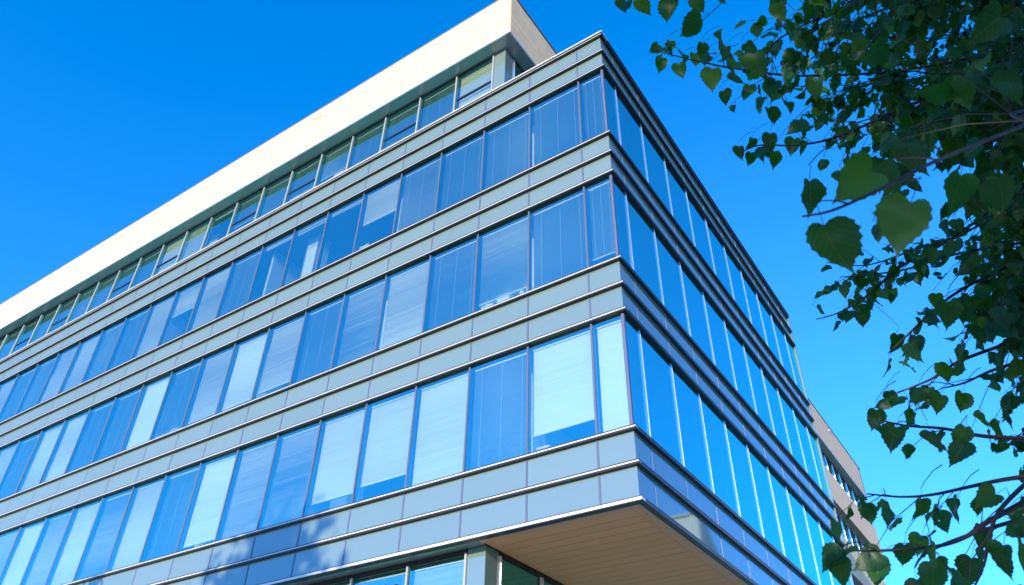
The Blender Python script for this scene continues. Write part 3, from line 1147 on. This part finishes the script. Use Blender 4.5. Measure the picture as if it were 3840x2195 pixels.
def smooth_path(pts, sub=5):
    pts = [Vector(p) for p in pts]
    out = []
    for i in range(len(pts) - 1):
        p0, p1, p2, p3 = pts[max(i - 1, 0)], pts[i], pts[i + 1], pts[min(i + 2, len(pts) - 1)]
        for k in range(sub):
            t = k / sub
            out.append(0.5 * ((2 * p1) + (p2 - p0) * t + (2 * p0 - 5 * p1 + 4 * p2 - p3) * t * t + (3 * p1 - p0 - 3 * p2 + p3) * t ** 3))
    out.append(pts[-1])
    return out


# keep the open sky and the building free of stray mass leaves
def clear_zone(px, py):
    if 3400 < px < 3545 and 690 < py < 850:
        return True
    lim = [(0, 2800), (300, 2700), (560, 2880), (640, 3000), (760, 3150), (930, 3080), (1100, 3180), (1200, 3230), (1330, 3460), (1480, 3600),
           (1600, 3640), (1760, 3660), (1900, 3600), (2000, 3600), (2200, 3600)]
    for (y0, x0), (y1, x1) in zip(lim, lim[1:]):
        if y0 <= py <= y1:
            return px < x0 + (x1 - x0) * (py - y0) / (y1 - y0)
    return False


HULL = [(-400, 2250), (80, 2300), (90, 2430), (330, 2430), (340, 2690), (640, 2740), (650, 3000), (1100, 3050), (1235, 3040), (1240, 3300), (1560, 3270), (1830, 3270),
        (1840, 3150), (1900, 3140), (2000, 3070), (2500, 3070)]


def outside(px, py):
    for (y0, x0), (y1, x1) in zip(HULL, HULL[1:]):
        if y0 <= py <= y1:
            return px < x0 + (x1 - x0) * (py - y0) / (y1 - y0)
    return False


leaves = []
branch_pts = []


def branch(pts, r0, r1, twigs, per, size, first, spread=0.22, free=False):
    """limb with side twigs and leaves; pts run from the trunk side to the tip"""
    path = smooth_path(pts)
    n = len(path)
    mb = MB()
    mb.tube([p - bl_ for p in path], [r0 + (r1 - r0) * (i / (n - 1)) ** 0.7 for i in range(n)], 6)
    L = [0.0]
    for a, b in zip(path, path[1:]):
        L.append(L[-1] + (b - a).length)
    tot = L[-1]

    def at_len(s):
        for i in range(n - 1):
            if L[i + 1] >= s:
                t = (s - L[i]) / max(1e-6, L[i + 1] - L[i])
                return path[i].lerp(path[i + 1], t), (path[i + 1] - path[i]).normalized()
        return path[-1], (path[-1] - path[-2]).normalized()
    branch_pts.extend(path)
    s_first = L[first * 5]
    for k in range(twigs):
        s = s_first + (tot - s_first) * (k + rg.uniform(.2, .8)) / twigs
        p, t = at_len(s)
        sd = t.cross(Vector((0, 0, 1)))
        sd = sd.normalized() if sd.length > 1e-3 else Vector((1, 0, 0))
        sgn = 1 if k % 2 else -1
        dirn = (t * 0.75 + sd * sgn * rg.uniform(.3, 1.0) + Vector((0, 0, rg.uniform(-.7, .35)))).normalized()
        ln = spread * rg.uniform(.5, 1.4)
        q1 = p + dirn * ln * 0.5 + Vector((0, 0, 0.01))
        q2 = p + dirn * ln + Vector((0, 0, -0.12 * ln))
        qq = to_px(q2)
        if qq and outside(qq[0] - 25, qq[1] + 20):
            continue
        if free:
            if qq and clear_zone(qq[0] - 40, qq[1] + 60):
                continue
        mb.tube([p - bl_, q1 - bl_, q2 - bl_], [max(0.0018, r1 * 1.0), 0.0016, 0.0010], 4)
        m = max(1, int(per * rg.uniform(.6, 1.3)))
        for j in range(m):
            u = (j + 0.7) / m
            pp = p.lerp(q1, min(1, 2 * u)) if u < 0.5 else q1.lerp(q2, 2 * u - 1)
            o = np.array((dirn + sd * rg.uniform(-1, 1)).normalized())
            leaves.append(leaf_pose(rg, np.array(pp), o, size * rg.uniform(.62, 1.25)))
    o = np.array((path[-1] - path[-2]).normalized())
    leaves.append(leaf_pose(rg, np.array(path[-1]), o, size))
    return shade_auto(mb.build('branch', M['twig'], LT), 60)


def limb(z):
    return trunk_at(z)


# limbs that can be followed in the photograph: tips first in the list are reversed below
VIS = [
    # (points from the tip to the right: px, py, distance), twigs, leaves per twig, leaf size, limb height on the trunk
    ([(2455, 188, 3.7), (2545, 213, 3.75), (2640, 235, 3.8), (2760, 258, 3.9), (3010, 285, 4.1), (3400, 262, 4.4), (3840, 180, 4.8)], 16, 4, .061, 5.6, .38),
    ([(2870, 290, 3.6), (2900, 165, 3.7), (3080, 60, 3.9), (3400, -120, 4.2), (3900, -250, 4.6)], 16, 5, .061, 6.0, .05),
    ([(3008, 812, 1.15), (3120, 790, 1.15), (3280, 720, 1.2), (3400, 660, 1.25), (3520, 600, 1.35), (3840, 470, 1.8)], 0, 2, .080, 3.6, .5),
    ([(2775, 575, 3.4), (2850, 545, 3.4), (2990, 545, 3.5), (3150, 510, 3.6), (3400, 400, 3.9), (3840, 220, 4.3)], 16, 5, .061, 5.2, .15),
    ([(3100, 985, 4.3), (3250, 995, 4.3), (3420, 940, 4.4), (3600, 880, 4.6), (3840, 760, 5.0)], 18, 6, .061, 4.9, .05),
    ([(3060, 1198, 3.6), (3140, 1175, 3.6), (3240, 1118, 3.6), (3380, 1000, 3.8), (3560, 900, 4.0), (3840, 700, 4.4)], 12, 4, .061, 4.6, .25),
    ([(3150, 1040, 4.0), (3260, 1030, 4.0), (3400, 1010, 4.1), (3600, 950, 4.3), (3900, 900, 4.6)], 10, 5, .060, 4.6, .1),
    ([(3330, 1325, 3.0), (3400, 1260, 3.0), (3470, 1195, 3.05), (3600, 1090, 3.2), (3860, 960, 3.5)], 9, 4, .061, 4.3, .2),
    ([(3365, 1472, 3.0), (3440, 1445, 3.0), (3510, 1412, 3.0), (3610, 1350, 3.1), (3860, 1260, 3.3)], 4, 3, .060, 3.9, .3),
    ([(3540, 1455, 2.8), (3620, 1435, 2.8), (3720, 1390, 2.9), (3880, 1340, 3.0)], 5, 3, .061, 3.7, .1),
    ([(3305, 1577, 2.55), (3400, 1597, 2.55), (3540, 1608, 2.6), (3680, 1635, 2.65), (3900, 1650, 2.8)], 4, 2, .061, 3.3, .45),
    ([(3250, 1852, 2.6), (3380, 1864, 2.6), (3500, 1855, 2.6), (3640, 1825, 2.65), (3760, 1800, 2.7), (3900, 1780, 2.8)], 6, 3, .061, 2.9, .35),
    ([(3095, 2056, 2.3), (3240, 2066, 2.3), (3390, 2061, 2.3), (3520, 2048, 2.35), (3620, 2015, 2.4), (3700, 1960, 2.45), (3900, 1850, 2.7)], 5, 3, .061, 2.6, .5),
    ([(3430, 2130, 2.3), (3455, 2090, 2.3), (3520, 2050, 2.35), (3700, 1985, 2.5), (3900, 1930, 2.7)], 1, 2, .061, 2.6, .5),
    ([(3650, 2210, 2.2), (3690, 2120, 2.2), (3710, 2020, 2.3), (3760, 1900, 2.5), (3950, 1720, 2.8)], 5, 3, .061, 2.8, .2),
    ([(2380, -40, 1.9), (2520, -60, 1.9), (2700, -80, 2.0), (3000, -160, 2.2), (3600, -400, 2.8)], 2, 2, .061, 4.2, .0),
]
for pts, tw, per, size, hz, lf in VIS:
    p = [at(*q) for q in pts][::-1]
    st = limb(hz)
    ext = p[0] + (p[0] - p[1]).normalized() * 0.5
    branch([st, st.lerp(ext, 0.6), ext] + p, 0.006 if pts[0][2] < 1.6 else 0.013, 0.0016 if pts[0][2] < 1.6 else 0.0022, tw, per, size, first=3 + int(lf * (len(p) - 1)), spread=0.20)

# the dense body of the crown
MASS = [  # polygon rows: y, left limit, weight
    (-350, 2850, 1.0), (-100, 2900, 1.5), (60, 2950, 2.1), (160, 2960, 2.1), (300, 3000, 2.1), (420, 3040, 2.0), (540, 3180, 1.6), (660, 3580, 1.1),
    (780, 3680, 1.1), (900, 3640, 1.2), (1000, 3460, 1.1), (1080, 3540, 1.0), (1180, 3690, 1.2), (1300, 3740, 1.3), (1450, 3790, 1.2), (1600, 3800, .9), (1750, 3790, .8),
    (1900, 3800, .6), (2100, 3800, .4)]
wts = np.array([m[2] for m in MASS])
wts /= wts.sum()
for k in range(112):
    j = rg.choice(len(MASS), p=wts)
    y0, x0, _ = MASS[j]
    py = y0 + rg.uniform(-70, 70)
    px = x0 + rg.random() ** 0.9 * (4060 - x0)
    dist = rg.uniform(2.7, 6.4)
    tip = at(px, py, dist)
    root = at(px + rg.uniform(350, 700), py - rg.uniform(60, 330), dist + rg.uniform(.1, .7))
    mid = tip.lerp(root, 0.5) + Vector((0, 0, 0.06))
    st = limb(min(10.5, max(2.4, root.z + 0.6)))
    sc_ = 0.7 + 0.3 * min(1, dist / 4)
    branch([st.lerp(root, 0.55), root, mid, tip], 0.010, 0.002, 13, 7, .064 * sc_, first=1, spread=0.25, free=True)

# crown beyond the frame: right, above and behind the viewer
far_leaves = []
mb = MB()
for k in range(90):
    az = rg.uniform(0, 2 * math.pi)
    z = rg.uniform(3.4, 11.5)
    rr = 4.6 * math.sqrt(max(.08, 1 - ((z - 6.5) / 5.6) ** 2)) * rg.uniform(.6, 1.0)
    a = trunk_at(min(10.8, max(2.3, z - 0.8)))
    b = Vector((a.x + math.cos(az) * rr, a.y + math.sin(az) * rr, z))
    q = to_px(b)
    m_ = a.lerp(b, .5) + Vector((0, 0, .3))
    if q and -300 < q[0] < 3780 and -250 < q[1] < 2500:
        continue
    mb.tube([a - bl_, m_ - bl_, b - bl_], [.03, .016, .004], 5)
    for i in range(75):
        s = rg.uniform(.3, 1.05)
        p = (1 - s) ** 2 * np.array(a) + 2 * s * (1 - s) * np.array(m_) + s * s * np.array(b) + rg.normal(size=3) * .28
        qq = to_px(p)
        if qq and -150 < qq[0] < 3700 and -120 < qq[1] < 2300:
            continue
        far_leaves.append(leaf_pose(rg, p, np.array([math.cos(az), math.sin(az), 0]), .115 * rg.uniform(.7, 1.2)))
shade_auto(mb.build('limbs', M['bark'], LT), 60)

# single leaves that stand out in the photograph: px, py (middle), size in px, tilt to the viewer
SPOT = [(3194, 690, 172, 1), (3379, 850, 190, 0), (3115, 930, 180, 0), (3041, 744, 125, 0), (3590, 727, 130, 0), (3767, 727, 110, 2), (3330, 674, 120, 0),
        (3416, 600, 112, 0), (3268, 198, 110, 1), (3507, 346, 110, 1), (3697, 99, 120, 1), (3618, 350, 110, 0), (3783, 330, 105, 2), (3116, 2099, 96, 2),
        (3258, 2107, 100, 2), (3385, 2084, 76, 0), (3517, 2140, 84, 0), (3633, 2140, 84, 0), (3752, 2099, 96, 0), (3337, 1927, 88, 0), (3449, 1912, 72, 0),
        (3584, 1916, 66, 0), (3692, 1875, 84, 2), (3442, 2043, 66, 2), (3437, 1290, 56, 0), (3235, 1193, 62, 0), (3084, 1168, 46, 2), (3359, 1290, 66, 0),
        (3346, 1645, 86, 0), (3503, 1660, 80, 0), (3284, 1574, 70, 2), (3610, 1650, 88, 0), (3433, 1487, 58, 0), (3342, 1492, 50, 0), (3503, 1500, 62, 0),
        (3593, 1504, 62, 0), (2335, 18, 58, 0), (2409, 28, 62, 0), (2518, 37, 78, 0), (2617, 22, 60, 0), (2700, -6, 50, 0), (2452, 185, 46, 2), (2510, 177, 44, 2),
        (2475, 243, 52, 0), (2549, 268, 56, 0), (2667, 301, 82, 0), (2599, 226, 48, 2), (2632, 190, 54, 2), (2714, 196, 46, 0), (2650, 225, 38, 0),
        (2729, 247, 56, 0), (2757, 297, 56, 0), (2805, 346, 52, 0), (2722, 365, 50, 0), (2836, 247, 90, 0), (2877, 342, 56, 0), (2815, 185, 54, 2),
        (2881, 437, 60, 0), (2850, 390, 50, 0), (2881, 532, 60, 0), (3000, 495, 80, 1), (2968, 552, 62, 0), (2770, 573, 46, 2), (2809, 598, 50, 0),
        (2815, 542, 46, 2), (2900, 600, 62, 0), (2930, 50, 70, 0), (2960, 120, 66, 0), (2900, 190, 60, 2), (3720, 900, 85, 1), (3640, 560, 90, 2),
        (3420, 120, 70, 0), (3090, 130, 66, 2), (3050, 330, 70, 0), (2905, 18, 60, 2), (3640, 1010, 80, 1), (3760, 1200, 80, 0), (3540, 1180, 90, 0)]
spot = []
bp = np.array([tuple(p) for p in branch_pts])
for (px, py, sp_, mode) in SPOT:
    L = rg.uniform(.072, .086)
    dist = 2892.97 * L / sp_
    c = np.array(at(px, py, dist))
    view = np.array(at(px, py, 1) - CAM)
    up = np.array(C_U)
    right = np.array(C_R)
    ang = rg.uniform(-.45, .45) if mode == 0 else rg.uniform(-1.9, -.9) if mode == 1 else rg.uniform(-1.3, 1.3)
    if mode == 1:
        d = right * -0.75 - up * 0.45
        d = d * rg.uniform(.8, 1)
    else:
        d = -up * math.cos(ang) + right * math.sin(ang)
    nrm = -view + 0.85 * rand_unit(rg) + (0.8 * up if mode == 2 else 0)
    d = d / np.linalg.norm(d)
    anchor = c - d * (0.42 + 0.5) * L
    spot.append((anchor, d, nrm, L))
    k = int(np.argmin(np.linalg.norm(bp - anchor, axis=1)))
    g = bp[k] - anchor
    if np.linalg.norm(g) < 0.30:
        e = Vector(bp[k])
    else:
        e = Vector(anchor) + C_R * 0.10 + C_U * 0.07 + C_F * 0.05
    m_ = Vector(anchor).lerp(e, .5) + Vector((0, 0, .12 * (e - Vector(anchor)).length))
    tw = MB()
    tw.tube([e - bl_, Vector(anchor).lerp(m_, .98).lerp(e, .3) - bl_, m_.lerp(Vector(anchor), .5) - bl_, Vector(anchor) - bl_], [.0018, .0015, .0012, .0010], 4)
    tw.build('twig', M['twig'], LT)

shown, rest = [], []
for l in leaves:
    c = np.array(l[0]) + np.array(l[1]) / np.linalg.norm(l[1]) * l[3] * .9
    q = to_px(c)
    if q and outside(q[0] - 20, q[1]):
        continue
    if q and -80 < q[0] < 3920 and -80 < q[1] < 2280:
        shown.append((l[3] / q[2], l))
    else:
        rest.append(l)
shown.sort(key=lambda a: -a[0])
n_single = 300 - len(spot)
singles = spot + [l for _, l in shown[:n_single]]
near_mass = [l for _, l in shown[n_single:]]
lm = [leaf_mesh(i) for i in range(11)]
for i, (p, d, nn, s) in enumerate(singles):
    d = np.array(d) / np.linalg.norm(d)
    x = np.cross(d, nn)
    x /= np.linalg.norm(x) + 1e-9
    z = np.cross(x, d)
    o = link('leaf', lm[i % 11], LT)
    b = np.array(p) + d * 0.42 * s - np.array(bl_)
    o.matrix_local = Matrix(((x[0] * s, d[0] * s, z[0] * s, b[0]), (x[1] * s, d[1] * s, z[1] * s, b[1]), (x[2] * s, d[2] * s, z[2] * s, b[2]), (0, 0, 0, 1)))
off = np.array(bl_)
kind(foliage('foliage', [(l[0] - off, *l[1:]) for l in near_mass + rest], LEAF_HI[:9], LT, 3), 'stuff')
kind(foliage('crown', [(l[0] - off, *l[1:]) for l in far_leaves], LEAF_LO, LT, 4), 'stuff')
print('leaves', len(singles), len(near_mass), len(rest), len(far_leaves))
